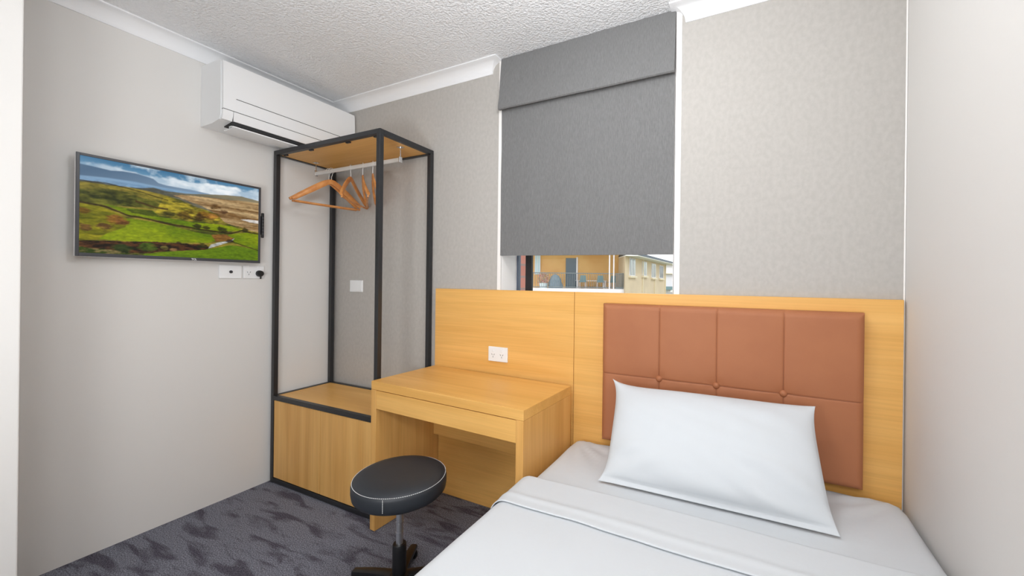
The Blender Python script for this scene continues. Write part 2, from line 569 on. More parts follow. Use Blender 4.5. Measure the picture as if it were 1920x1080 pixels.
# ================================================================== WARDROBE
wr = thing('open_wardrobe', 'tall open wardrobe with black metal frame, hanging rail and cupboard base', 'wardrobe', (.0105, 0, 0), .0156)
WW, WF, WB, WZ, T = .918, -.4214, -.020, 2.047, .026
for x in (0, WW - T):
    for y in (WF, WB - T):
        MB().box((x, y, 0), (x + T, y + T, WZ - T), .0015).build('frame_post', M['frame_black'], wr)
for y in (WF, WB - T):
    MB().box((0, y, WZ - T), (WW, y + T, WZ), .0015).build('frame_rail', M['frame_black'], wr)
    MB().box((T, y, .510), (WW - T, y + T, .536), .0015).build('frame_rail', M['frame_black'], wr)
    MB().box((T, y, .004), (WW - T, y + T, .030), .0015).build('frame_rail', M['frame_black'], wr)
for x in (0, WW - T):
    MB().box((x, WF + T, WZ - T), (x + T, WB - T, WZ), .0015).build('frame_rail', M['frame_black'], wr)
    MB().box((x, WF + T, .510), (x + T, WB - T, .536), .0015).build('frame_rail', M['frame_black'], wr)
    MB().box((x, WF + T, .004), (x + T, WB - T, .030), .0015).build('frame_rail', M['frame_black'], wr)
MB().box((T, WF + T, WZ - T + .004), (WW - T, WB - T, WZ - .004)).build('top_panel', M['wood_x'], wr)
MB().box((T, WF + T, .514), (WW - T, WB - T, .533)).build('shelf', M['wood_x'], wr)
for x, y in ((T + .03, WF + T), (.30, WF + T), (.62, WF + T), (.84, WF + T)):
    MB().box((x, y, WZ - T - .004), (x + .03, y + .012, WZ - T + .004)).build('panel_clip', M['frame_black'], wr)
DS = .466
for a, b in ((T + .002, DS - .0016), (DS + .0016, WW - T - .002)):
    MB().box((a, WF + .004, .034), (b, WF + .021, .507), .001).build('door', M['wood_z'], wr)
MB().box((T, WB - T + .004, .034), (WW - T, WB - .008, .507)).build('back_panel', M['wood_z'], wr)
for x in (.004, WW - .020):
    MB().box((x, WF + T, .034), (x + .016, WB - T, .507)).build('side_panel', M['wood_z'], wr)
# hanging rail with end brackets
RY, RZ = -.207, 1.951
rail = MB().box((.088, RY - .006, RZ - .0125), (.836, RY + .006, RZ + .0125), .005, 3).build('hanging_rail', M['rail'], wr)
for x in (.082, .834):
    mb = MB()
    mb.box((x, RY - .011, RZ - .018), (x + .010, RY + .011, RZ + .018), .003)
    mb.tube([(x + .005, RY, RZ + .016), (x + .005, RY, WZ - T + .004)], .0032, 10)
    mb.box((x - .012, RY - .014, WZ - T - .0005), (x + .022, RY + .014, WZ - T + .004))
    mb.build('rail_bracket', M['chrome'], rail)

# ------------------------------------------------------------------ hangers
def make_hanger(label):
    h = thing('coat_hanger', label, 'coat hanger', group='wooden hangers on the wardrobe rail')
    mb = MB()
    sec = []
    n = 28
    for i in range(n + 1):
        y = -.212 + .424 * i / n
        q = abs(y) / .212
        s_ = math.sqrt(y * y + .018 ** 2)
        z = -.058 - .145 * (max(0, s_ - .018) / .195) ** 1.05
        hh = .0155 + .002 * math.sin(PI * min(1, q * 1.1)) - .004 * q
        th = .0055 + .0045 * q ** 1.5
        if q > .96:
            hh *= .75; th *= .8
        cx = -.030 * q * q
        # section perpendicular to the arm, rounded
        sl = -.145 / .195 * 1.05 * (1 if y > 0 else -1) * min(1, abs(y) / .03)
        nrm = Vector((0, -sl, 1)).normalized()
        c_ = Vector((cx, y, z - hh))
        ring = []
        for k in range(10):
            a = 2 * PI * k / 10
            ca, sa = math.cos(a), math.sin(a)
            ex = math.copysign(abs(ca) ** .7, ca) * th
            ez = math.copysign(abs(sa) ** .7, sa) * hh
            ring.append(c_ + Vector((ex, 0, 0)) + nrm * ez)
        sec.append(ring)
    mb.sections(sec)
    mb.build('shoulder', M['hanger'], h, smooth=50)
    MB().tube([(-.028, -.2, -.222), (-.026, -.1, -.2235), (-.026, .1, -.2235), (-.028, .2, -.222)], .0056, 10).build('trouser_bar', M['hanger'], h, smooth=60)
    pts = [(0, 0, -.068), (0, 0, -.040), (0, .004, -.032)]
    for k in range(13):
        a = -PI * .38 + k / 12 * PI * 1.42
        pts.append((0, .0165 * math.cos(a), -.002 + .0165 * math.sin(a)))
    MB().tube(pts, .0021, 8).build('hook', M['rail'], h, smooth=60)
    return h
hang = [(.250, -12, 'wooden coat hanger seen broadside, nearest the viewer on the rail'),
        (.222, -10, 'wooden coat hanger mostly hidden behind the broadside one, nearest the left wall'),
        (.432, 212, 'wooden coat hanger seen at a slant, just right of the broadside one'),
        (.538, 232, 'wooden coat hanger turned edge-on, just left of the front black post'),
        (.624, 232, 'wooden coat hanger partly hidden behind the front black post')]
h0 = make_hanger(hang[0][2])
for i, (x, a, lb) in enumerate(hang):
    o = h0 if i == 0 else copy_tree(h0)
    o.location = (x, -.2 + x * .0156 - .003, RZ + .005)
    o.rotation_euler = (0, 0, R(a))
    o['label'] = lb

# ================================================================== AIR CONDITIONER
ac = thing('air_conditioner', 'white split-system air conditioner high on the left wall above the wardrobe', 'air conditioner', (0, -.3925, 2.06))
y0, y1 = -.3905, .3845
def acp(x, z): return (x, z - 2.06)
body = [acp(.001, 2.072), acp(.001, 2.396), acp(.150, 2.396), acp(.190, 2.392), acp(.200, 2.380), acp(.206, 2.16), acp(.204, 2.105), acp(.190, 2.083), acp(.120, 2.072)]
mb = MB()
mb.sections([[(x, y, z) for x, z in body] for y in (y0, y1)])
mb.build('case', M['ac'], ac, smooth=25)
def ac_skin(profile, ya, yb, th, mat, name, parent):
    mb = MB()
    a = [acp(x, z) for x, z in profile]
    ring = a + [(x - th, z) for x, z in a[::-1]]
    mb.sections([[(x, y, z) for x, z in ring] for y in (ya, yb)])
    return mb.build(name, mat, parent, smooth=25)
front = ac_skin([(.213, 2.386), (.218, 2.37), (.221, 2.30), (.222, 2.20), (.2215, 2.137)], y0 + .004, y1 - .003, .014, M['ac'], 'front_panel', ac)
low = ac_skin([(.2215, 2.1335), (.220, 2.11), (.212, 2.086)], y0 + .052, y1 - .05, .014, M['ac'], 'lower_panel', ac)
for ya, yb in ((y0 + .004, y0 + .0495), (y1 - .0475, y1 - .003)):
    ac_skin([(.2215, 2.1335), (.220, 2.11), (.210, 2.083)], ya, yb, .014, M['ac'], 'end_cap', ac)
# accent line pressed into the front panel, and the dark air outlet with its vane
MB().box((.2205, y0 + .062, 2.2015 - 2.06), (.2228, y1 - .05, 2.2045 - 2.06)).build('accent_line', M['ac_dark'], front)
MB().box((.2, y0 + .005, 2.1336 - 2.06), (.2195, y1 - .004, 2.1368 - 2.06)).build('panel_gap', M['ac_dark'], ac)
MB().box((.195, y0 + .0496, 2.086 - 2.06), (.2165, y0 + .0519, 2.133 - 2.06)).build('panel_gap', M['ac_dark'], ac)
MB().box((.125, y0 + .052, 2.0675 - 2.06), (.2075, y1 - .05, 2.088 - 2.06)).build('air_outlet', M['ac_dark'], ac)
mb = MB()
sec = []
for y in (y0 + .056, y1 - .054):
    top = [(.115, 2.0555), (.145, 2.0545), (.175, 2.0570), (.203, 2.0645)]
    bot = [(x, z - .006) for x, z in top[::-1]]
    sec.append([(x, y, z - 2.06) for x, z in top + bot])
mb.sections(sec)
mb.build('louvre', M['ac'], ac, smooth=40)
for y in (y0 + .056, y0 + .27, y1 - .30, y1 - .06):
    MB().box((.165, y, 2.056 - 2.06), (.190, y + .004, 2.075 - 2.06)).build('louvre_arm', M['ac'], ac)

# ================================================================== TELEVISION
tvy = (-1.242 - .513) / 2
tvw, tvz0, tvz1 = .729, 1.346, 1.797
tv = thing('television', 'wall-mounted flat television showing a green hilly landscape', 'television', (0, tvy, tvz0), R(90))
h2 = tvw / 2
tvh = tvz1 - tvz0
MB().box((-h2 + .02, -.052, .02), (h2 - .02, -.030, tvh - .02), .006).build('rear_housing', M['black_plastic'], tv)
MB().box((-h2, -.058, 0), (h2, -.046, tvh), .0015).build('edge_trim', M['silver'], tv)
mb = MB()
B1, B2, Y0, Y1 = .0125, .0165, -.0625, -.0575
mb.box((-h2 + .001, Y0, 0.001), (-h2 + B1, Y1, tvh - .001), .001)
mb.box((h2 - B1, Y0, 0.001), (h2 - .001, Y1, tvh - .001), .001)
mb.box((-h2 + B1, Y0, tvh - B1), (h2 - B1, Y1, tvh - .001), .001)
mb.box((-h2 + B1, Y0, 0.001), (h2 - B1, Y1, B2), .001)
mb.build('bezel', M['bezel'], tv)
mb = MB()
mb.box((-.16, -.032, .10), (.16, -.022, .32))
mb.box((-.11, -.024, .06), (.11, -.0005, .36))
mb.build('wall_bracket', M['black_plastic'], tv)

# landscape picture on the screen, computed per vertex in screen coordinates (u right, v up)
rng = np.random.RandomState(4)
def vnoise(u, v, fu, fv, seed):
    g = np.random.RandomState(seed).rand(int(fv) + 3, int(fu) + 3)
    x, y = np.clip(u, 0, 1) * fu, np.clip(v, 0, 1) * fv
    i, j = x.astype(int), y.astype(int)
    a, b = x - i, y - j
    a, b = a * a * (3 - 2 * a), b * b * (3 - 2 * b)
    return (g[j, i] * (1 - a) + g[j, i + 1] * a) * (1 - b) + (g[j + 1, i] * (1 - a) + g[j + 1, i + 1] * a) * b
def fbm(u, v, fu, fv, seed, n=4):
    t, w, s_ = 0, 1, 0
    for k in range(n):
        t = t + w * vnoise(u, v, fu * 2 ** k, fv * 2 ** k, seed + k)
        s_ += w
        w *= .55
    return t / s_
def inpoly(u, v, poly):
    c = np.zeros(u.shape, bool)
    n = len(poly)
    for i in range(n):
        x0, y0_ = poly[i]
        x1, y1_ = poly[(i + 1) % n]
        if y0_ == y1_: continue
        t = ((y0_ > v) != (y1_ > v)) & (u < (x1 - x0) * (v - y0_) / (y1_ - y0_) + x0)
        c ^= t
    return c
def interp(u, line):
    return np.interp(u, [p[0] for p in line], [p[1] for p in line])
NU, NV = 520, 296
U, V = np.meshgrid(np.linspace(0, 1, NU), np.linspace(0, 1, NV))
ju = U + (fbm(U, V, 18, 12, 50) - .5) * .022
jv = V + (fbm(U, V, 18, 12, 60) - .5) * .026
def c3(r, g, b): return np.array(lin(r, g, b))
img = np.zeros((NV, NU, 3))
def paint(mask, col, soft=None):
    m_ = (mask.astype(float) if mask.dtype == bool else mask)[..., None]
    img[:] = img * (1 - m_) + np.asarray(col) * m_
def mixc(a, b, t): return a * (1 - t[..., None]) + b * t[..., None]
# sky and clouds
sk = mixc(c3(124, 168, 198), c3(58, 112, 150), np.clip((V - .82) / .18, 0, 1) * np.clip(1.25 - U * .6, 0, 1))
paint(np.ones_like(U), sk)
lo = interp(U, [(0, .908), (.186, .909), (.339, .892), (.366, .846), (.479, .849), (.632, .822), (1, .846)])
hi = interp(U, [(0, .965), (.115, .960), (.248, .936), (.338, .930), (.449, .938), (.553, .935), (.714, .945), (.892, .956), (1, .985)])
cn = fbm(U, V, 9, 10, 7, 5)
cl = np.clip((hi + (cn - .5) * .09 - V) / .022, 0, 1)
paint(cl * np.clip(.35 + U * 1.9, 0, 1) * .95, mixc(c3(170, 192, 210), c3(246, 250, 252), np.clip((cn - .3) * 2.4, 0, 1)))
c2 = np.clip((fbm(U, V, 12, 8, 21, 5) - .53) * 5, 0, 1) * (V > .9)
paint(c2 * .8, c3(205, 220, 230))
# far blue mountain, lake strip, brown far hills
mo = interp(U, [(0, .914), (.065, .908), (.133, .898), (.186, .912), (.248, .915), (.299, .902), (.339, .888), (.366, .850), (.407, .838), (.554, .834), (.673, .82), (1, .79)])
paint(np.clip((mo - V) / .006, 0, 1), mixc(c3(74, 102, 130), c3(126, 150, 174), np.clip((U - .05) * 1.6 + (.88 - V) * 2, 0, 1)))
wl_ = interp(U, [(0, .797), (.121, .817), (.248, .823), (.372, .811), (.538, .807), (.632, .806), (1, .80)])
paint(np.clip((wl_ - V) / .012, 0, 1), mixc(c3(108, 146, 182), c3(142, 172, 198), np.clip(fbm(U, V, 3, 40, 9), 0, 1)))
ld = interp(U, [(0, .736), (.065, .754), (.133, .748), (.217, .75), (.286, .762), (.339, .786), (.407, .772), (.516, .777), (.632, .806), (.757, .839), (.874, .862), (1, .836)])
fh = fbm(U, V, 10, 30, 31)
paint(np.clip((ld + (fh - .5) * .012 - V) / .005, 0, 1), mixc(c3(82, 84, 74), c3(150, 138, 108), np.clip((U - .35) * 1.3 + (fh - .5) * .8, 0, 1)))
# moorland base
n1 = fbm(U, V, 10, 22, 41, 5)
n2 = fbm(U, V, 40, 60, 43, 3)
base = mixc(c3(66, 72, 24), c3(160, 142, 52), np.clip((n1 - .32) * 2.2 + (n2 - .5) * .6, 0, 1))
bl_ = interp(U, [(0, .735), (.12, .735), (.28, .715), (.40, .690), (.50, .640), (.7, .56), (1, .45)])
paint(np.clip((np.maximum(bl_, interp(U, [(0, .735), (.217, .745), (.40, .72), (.48, .70), (.6, .62), (1, .4)])) + (n1 - .5) * .02 - V) / .006, 0, 1), base)
tan = inpoly(ju, jv, [(.44, .736), (.554, .756), (1.02, .809), (1.02, .392), (.894, .425), (.758, .483), (.673, .613), (.554, .677)])
st = fbm(U, V, 3, 46, 77, 3)
paint(tan, mixc(c3(118, 84, 44), c3(206, 176, 128), np.clip((st - .28) * 2.0 + (n2 - .5) * .4, 0, 1)))
paint(inpoly(ju, jv, [(.0, .624), (.093, .676), (.18, .664), (.339, .642), (.379, .594), (.339, .545), (.21, .531), (.11, .516), (0, .518)]),
      mixc(c3(42, 48, 14), c3(112, 112, 38), np.clip((n1 - .3) * 2 + (n2 - .5), 0, 1)))
paint(inpoly(ju, jv, [(.393, .704), (.428, .708), (.479, .67), (.554, .629), (.649, .606), (.715, .574), (.733, .511), (.682, .458), (.554, .453), (.443, .458), (.352, .512), (.379, .625)]),
      mixc(c3(84, 82, 24), c3(192, 172, 50), np.clip((n1 - .36) * 3 + (n2 - .5) * .9, 0, 1)))
g1 = mixc(c3(84, 112, 6), c3(150, 164, 16), np.clip(fbm(U, V, 4, 7, 91) * 1.3 - .15 + (n2 - .5) * .35, 0, 1))
g2 = mixc(c3(58, 90, 8), c3(110, 138, 14), np.clip(fbm(U, V, 5, 8, 95) * 1.3 - .15 + (n2 - .5) * .35, 0, 1))
def J(k): return U + (ju - U) * k, V + (jv - V) * k
a_, b_ = J(.35)
paint(inpoly(a_, b_, [(.10, .53), (.198, .514), (.339, .523), (.38, .458), (.554, .437), (.699, .445), (.803, .441), (.885, .397), (.716, .356), (.554, .373), (.38, .413), (.21, .446)]), g1)
paint(inpoly(ju, jv, [(.20, .50), (.339, .525), (.378, .462), (.30, .455), (.235, .468)]), mixc(c3(36, 52, 6), c3(90, 100, 22), n2))
paint(inpoly(a_, b_, [(-.02, .511), (.092, .498), (.174, .436), (.21, .403), (.223, .398), (.23, .26), (.115, .151), (-.02, .125)]),
      mixc(c3(92, 94, 12), c3(160, 150, 30), np.clip((n1 - .3) * 2 + (n2 - .5) * .6, 0, 1)))
paint(inpoly(a_, b_, [(.215, .405), (.339, .389), (.443, .366), (.554, .325), (.674, .298), (.708, .237), (.658, .199), (.479, .178), (.273, .154), (.085, .151), (.12, .22), (.204, .301)]), g1)
paint(inpoly(a_, b_, [(.785, .326), (.913, .376), (1.02, .364), (1.02, .145), (.876, .202), (.803, .235)]), g1)
paint(inpoly(a_, b_, [(.27, -.02), (.30, .02), (.443, .064), (.634, .107), (.794, .187), (.895, .178), (1.02, .13), (1.02, -.02)]), g2)
paint(inpoly(ju, jv, [(-.02, .128), (.121, .140), (.273, .152), (.479, .170), (.642, .180), (.675, .132), (.634, .107), (.48, .079), (.299, .025), (.15, .012), (-.02, .040)]),
      mixc(c3(24, 16, 10), c3(96, 58, 30), np.clip((n2 - .35) * 2.4, 0, 1)))
paint(inpoly(ju, jv, [(-.02, .06), (.10, .05), (.2, .03), (.30, .0), (.3, -.02), (-.02, -.02)]), mixc(c3(44, 64, 12), c3(150, 130, 84), np.clip((n2 - .45) * 2.4, 0, 1)))
paint(inpoly(ju, jv, [(.674, .298), (.768, .323), (.821, .281), (.794, .242), (.708, .22)]), mixc(c3(90, 58, 26), c3(150, 104, 44), n2))
paint(inpoly(a_, b_, [(.655, .125), (.672, .178), (.716, .21), (.794, .245), (.826, .285), (.808, .235), (.733, .185)]), mixc(c3(120, 120, 110), c3(222, 222, 220), n2))
paint(inpoly(a_, b_, [(.866, .546), (.931, .558), (1.02, .555), (1.02, .512), (.932, .522)]), c3(222, 216, 210))
paint(inpoly(a_, b_, [(.55, .352), (.60, .342), (.70, .338), (.70, .350), (.62, .362)]), c3(50, 84, 6))
def stroke(line, wdt, col):
    yv = interp(U, line)
    k = np.clip(1 - np.abs(V + (jv - V) * .6 - yv) / wdt, 0, 1) * ((U >= line[0][0]) & (U <= line[-1][0]))
    paint(np.clip(k * 1.6, 0, 1), col)
stroke([(0, .522), (.11, .503), (.21, .438), (.339, .408), (.443, .381), (.554, .368), (.674, .350), (.803, .345), (.88, .395), (1, .372)], .013, c3(50, 36, 12))
stroke([(.803, .235), (.895, .197), (1, .142)], .008, c3(44, 50, 8))
stroke([(0, .742), (.13, .750), (.28, .712), (.42, .665)], .007, c3(54, 46, 20))
stroke([(.25, .60), (.36, .56), (.42, .555)], .014, c3(70, 52, 22))
for (bu_, bv_), br, col in [((.585, .396), .023, (44, 38, 14)), ((.637, .39), .026, (56, 46, 16)), ((.746, .379), .034, (40, 38, 12)), ((.617, .166), .030, (52, 58, 16)),
                            ((.192, .068), .044, (38, 58, 20)), ((.312, .094), .044, (74, 98, 24)), ((.476, .172), .015, (52, 30, 16)), ((.794, .233), .024, (44, 26, 18)),
                            ((.109, .289), .036, (96, 62, 34)), ((.162, .372), .046, (138, 92, 34)), ((.19, .350), .03, (120, 76, 34)), ((.031, .266), .034, (104, 70, 36)), ((.021, .437), .028, (120, 84, 22)),
                            ((.894, .408), .026, (60, 54, 16)), ((.387, .108), .024, (28, 24, 16)), ((.633, .537), .046, (120, 84, 22)), ((.516, .507), .046, (104, 80, 24)),
                            ((.68, .53), .034, (168, 116, 48)), ((.60, .505), .034, (70, 50, 20)), ((.421, .499), .030, (70, 66, 20)), ((.40, .10), .018, (120, 110, 50)), ((.455, .085), .018, (130, 96, 60)),
                            ((.75, .62), .030, (96, 66, 40)), ((.70, .655), .03, (110, 78, 40)), ((.55, .56), .03, (130, 110, 30))]:
    q = ((ju - bu_) / (br * 1.15)) ** 2 + ((jv - bv_) / (br * 1.15)) ** 2 + (n2 - .5) * 1.6 + (n1 - .5) * 1.2
    t = np.clip((1.1 - q) * 1.6, 0, 1) * .9
    paint(t, mixc(c3(*col) * .45, c3(*col) * 1.5, np.clip((n2 - .3) * 2 + (jv - bv_) / br * .35, 0, 1)))
for _ in range(2):
    p_ = np.pad(img, ((1, 1), (1, 1), (0, 0)), 'edge')
    img = (img * 2 + p_[:-2, 1:-1] + p_[2:, 1:-1] + p_[1:-1, :-2] + p_[1:-1, 2:]) / 6
tex = fbm(U, V, 26, 70, 120, 4)
below = np.clip((.80 - V) / .05, 0, 1)
img *= (1 + below * ((.62 + .62 * tex) * (.72 + .56 * fbm(U, V, 60, 80, 140, 2)) - 1))[..., None]
me = bpy.data.meshes.new('screen')
sx0, sx1, sz0, sz1 = -h2 + B1 - .0005, h2 - B1 + .0005, B2 - .0005, tvh - B1 + .0005
vx = [(sx0 + (sx1 - sx0) * i / (NU - 1), -.0600, sz0 + (sz1 - sz0) * j / (NV - 1)) for j in range(NV) for i in range(NU)]
nv0 = len(vx)
fc = [(j * NU + i, j * NU + i + 1, (j + 1) * NU + i + 1, (j + 1) * NU + i) for j in range(NV - 1) for i in range(NU - 1)]
me.from_pydata(vx, [], fc)
at = me.color_attributes.new('picture', 'FLOAT_COLOR', 'POINT')
buf = np.ones((nv0, 4), np.float32)
buf[:, :3] = np.clip(img, 0, 1).reshape(-1, 3)
at.data.foreach_set('color', buf.ravel())
mt = bpy.data.materials.new('lit screen picture')
mt.use_nodes = True
t = mt.node_tree
b = t.nodes['Principled BSDF']
vc = t.nodes.new('ShaderNodeVertexColor')
vc.layer_name = 'picture'
b.inputs['Base Color'].default_value = (.01, .01, .01, 1)
b.inputs['Roughness'].default_value = .25
b.inputs['Specular IOR Level'].default_value = .15
t.links.new(vc.outputs['Color'], b.inputs['Emission Color'])
b.inputs['Emission Strength'].default_value = .92
me.materials.append(mt)
scr = bpy.data.objects.new('screen', me)
COL.objects.link(scr)
scr.parent = tv
tag(scr, 'lit screen with green fields, hills and blue sky')

def text_mesh(txt, size, mat, name, parent, loc, depth=.0006):
    cu = bpy.data.curves.new(name, 'FONT')
    cu.body = txt
    cu.size = size
    cu.extrude = depth
    cu.align_x = 'CENTER'
    cu.offset = size * .025
    o = bpy.data.objects.new(name, cu)
    COL.objects.link(o)
    bpy.context.view_layer.update()
    me_ = bpy.data.meshes.new_from_object(o.evaluated_get(bpy.context.evaluated_depsgraph_get()))
    bpy.data.objects.remove(o)
    n = bpy.data.objects.new(name, me_)
    COL.objects.link(n)
    me_.materials.clear()
    me_.materials.append(mat)
    n.parent = parent
    n.location = loc
    n.rotation_euler = (R(90), 0, 0)
    return n
text_mesh('TCL', .0125, M['plate'], 'logo', tv, (.048, Y0 - .0004, .0042))

# slim black device beside the TV
dv = thing('remote_control', 'slim black upright device on the wall just right of the television', 'remote', (0, -.499, 1.500), R(90))
MB().box((-.006, -.058, 0), (.007, -.046, .148), .003).build('body', M['black_plastic'], dv)
MB().box((-.005, -.0465, .02), (.006, -.0005, .13), .001).build('holder', M['bezel'], dv)
mb = MB()
for k in range(6):
    mb.box((-.004, -.0592, .02 + k * .019), (.005, -.0578, .028 + k * .019), .0005)
mb.build('buttons', M['bezel'], dv)

# ================================================================== WALL PLATES
def wall_plate(name, label, cat, loc, rotz, w, h, th=.009):
    o = thing(name, label, cat, loc, rotz)
    MB().box((-w / 2, -th, -h / 2), (w / 2, -.0005, h / 2), .003, 3).build('plate', M['plate'], o)
    return o
def pin_holes(o, cx, cz, th=.009):
    for dx, dz, a in ((-.0075, .004, .5), (.0075, .004, -.5), (0, -.009, 0)):
        mb = MB()
        w_, h_ = .0012, .0042
        ca, sa = math.cos(a), math.sin(a)
        ps = [(cx + dx + x * ca - z * sa, cz + dz + x * sa + z * ca) for x, z in ((-w_, -h_), (w_, -h_), (w_, h_), (-w_, h_))]
        mb.sections([[(x, -th - .0004, z) for x, z in ps], [(x, -th + .002, z) for x, z in ps]])
        mb.build('pin_hole', M['ac_dark'], o)
def rocker(o, cx, cz, th=.009):
    MB().box((cx - .0055, -th - .003, cz - .009), (cx + .0055, -th + .001, cz + .009), .0015).build('rocker_switch', M['plate'], o)
p = wall_plate('antenna_outlet', 'white wall plate with a round antenna socket under the television', 'wall plate', (0, -.6385, 1.2935), R(90), .112, .076)
MB().lathe([(0, -.0085), (.0085, -.0085), (.0085, -.0125), (.006, -.0125), (.006, -.0095), (.0022, -.0095), (.0022, -.0120), (0, -.0120)], 24, 'y', (0, 0, 0)).build('coax_socket', M['bezel'], p, smooth=30)
p = wall_plate('power_outlet', 'white power outlet with a black plug under the television corner', 'power outlet', (0, -.5185, 1.294), R(90), .112, .076)
pin_holes(p, -.028, -.004); rocker(p, -.022, .026); rocker(p, .030, .026)
pl = thing('power_plug', 'round black plug pushed into the outlet under the television', 'plug', (0.0095, -.4925, 1.287), R(90))
MB().lathe([(0, -.028), (.012, -.028), (.016, -.024), (.019, -.010), (.019, -.0005), (0, -.0005)], 28, 'y').build('plug_body', M['black_plastic'], pl, smooth=40)
MB().tube([(0, -.017, -.015), (0, -.018, -.024), (0, -.016, -.032)], [.005, .0042, .0036], 10).build('cord_sleeve', M['black_plastic'], pl, smooth=40)
p = wall_plate('blank_wall_plate', 'small blank white wall plate inside the open wardrobe', 'wall plate', (.2455, 0, 1.212), 0, .128, .080, .008)
MB().box((-.056, -.0105, -.033), (.056, -.0078, .033), .002, 3).build('cover', M['plate'], p)
p = wall_plate('double_power_outlet', 'white double power outlet on the headboard above the desk', 'power outlet', (1.430, -.025, .858), 0, .124, .080, .010)
for cx in (-.030, .026):
    pin_holes(p, cx, -.006, .010); rocker(p, cx, .022, .010)

# ================================================================== BED
bed = thing('bed', 'single bed with white fitted sheet against the tan padded headboard', 'bed', (2.52, -1.06, 0))
bx, by = 2.52, -1.06
MB().box((-.60, -.99, .10), (.60, .99, .24), .01).build('bed_base', M['bezel'], bed)
for a in (-.55, .55):
    for c_ in (-.93, .93):
        MB().tube([(a, c_, 0), (a, c_, .102)], [.02, .026], 14).build('leg', M['black_plastic'], bed)
def rounded_box(h, r, n, disp=None):
    """box of half sizes h with radius r; n = segments per axis"""
    bm = bmesh.new()
    verts = {}
    def key(i, j, k): return (i, j, k)
    def coords(i, ax):
        # extra density near the edges
        t = i / n[ax]
        return (2 * t - 1) * h[ax]
    def get(i, j, k):
        if (i, j, k) not in verts:
            p = Vector((coords(i, 0), coords(j, 1), coords(k, 2)))
            inn = Vector([max(-(h[a] - r), min(h[a] - r, p[a])) for a in range(3)])
            d_ = p - inn
            if d_.length > 1e-9:
                mxc = max(abs(d_[a]) for a in range(3))
                p = inn + d_.normalized() * r * (mxc / r)
            if disp:
                p = p + disp(p)
            verts[(i, j, k)] = bm.verts.new(p)
        return verts[(i, j, k)]
    for ax in range(3):
        a, b_ = [q for q in range(3) if q != ax]
        for side in (0, n[ax]):
            for i in range(n[a]):
                for j in range(n[b_]):
                    def idx(u_, v_):
                        t_ = [0, 0, 0]
                        t_[ax], t_[a], t_[b_] = side, u_, v_
                        return get(*t_)
                    bm.faces.new((idx(i, j), idx(i + 1, j), idx(i + 1, j + 1), idx(i, j + 1)))
    mb = MB()
    mb.bm.free()
    mb.bm = bm
    return mb
hx, hy, hz = .624, 1.02, .132
def sheet_disp(p):
    # tension creases running out of the two head-end corners
    z = 0
    if p.z > hz - .03:
        for sx_ in (-1, 1):
            q = Vector((p.x - sx_ * hx, p.y - hy))
            d_ = q.length
            ang = math.atan2(abs(q.y), abs(q.x))
            z += .0042 * math.sin(ang * 19 + 2 * mnoise.noise(Vector((q.x * 4, q.y * 4, 1)))) * math.exp(-((d_ - .17) / .12) ** 2)
        z += .002 * mnoise.noise(Vector((p.x * 5, p.y * 6, 0)))
    return Vector((0, 0, z))
mb = rounded_box((hx, hy, hz), .055, (70, 100, 18), sheet_disp)
mat_o = mb.build('mattress', M['cotton'], bed, smooth=180)
mat_o.location = (.002, .0, .240 + hz)
tag(mat_o, 'mattress under a white fitted sheet')
ZT = .240 + 2 * hz            # mattress top

# top sheet: main layer plus turned-down cuff
ts = thing('top_sheet', 'white top sheet folded down below the pillow and draped over the bed', 'sheet', (2.52, -1.06, 0))
XL, XRr = 1.878 - 2.52, 3.147 - 2.52
def across(off, zdrop_l, zdrop_r, n=90):
    """path over the bed from left hem to right hem: list of (x, z, topness)"""
    r = .055
    zt_ = ZT + off
    pts = []
    for i in range(10):
        pts.append((XL - off * .4, zdrop_l + (zt_ - r - zdrop_l) * i / 10, 0))
    for i in range(9):
        a = PI - i / 8 * PI / 2
        pts.append((XL - off * .4 + r + r * math.cos(a), zt_ - r + r * math.sin(a), i / 8))
    for i in range(1, n):
        pts.append((XL + r + (XRr - XL - 2 * r) * i / n, zt_, 1))
    for i in range(9):
        a = PI / 2 - i / 8 * PI / 2
        pts.append((XRr - r + r * math.cos(a), zt_ - r + r * math.sin(a), 1 - i / 8))
    for i in range(1, 6):
        pts.append((XRr, zt_ - r - (zt_ - r - zdrop_r) * i / 5, 0))
    return pts
def wob(x, y, k=0):
    return .0040 * mnoise.noise(Vector((x * 2.2, y * 3.0, k))) + .0022 * mnoise.noise(Vector((x * 5, y * 8, k + 4)))
pa = across(.008, .10, .18)
yfold = lambda x: .532 + .012 * mnoise.noise(Vector((x * 2.4, 3, 0))) - .010 * x
def fold_local(x): return -yfold(x) + 1.06
mb = MB()
rows = []
nY = 80
for j in range(nY + 1):
    t_ = (j / nY) ** 1.3
    row = []
    for x, z, tp in pa:
        ys = fold_local(x)
        y = ys + (-1.035 - ys) * t_
        row.append((x - (1 - tp) * .0 + (0 if tp else .004 * mnoise.noise(Vector((0, y * 3, z * 4)))), y, z + tp * (wob(x, y) + .002)))
    rows.append(row)
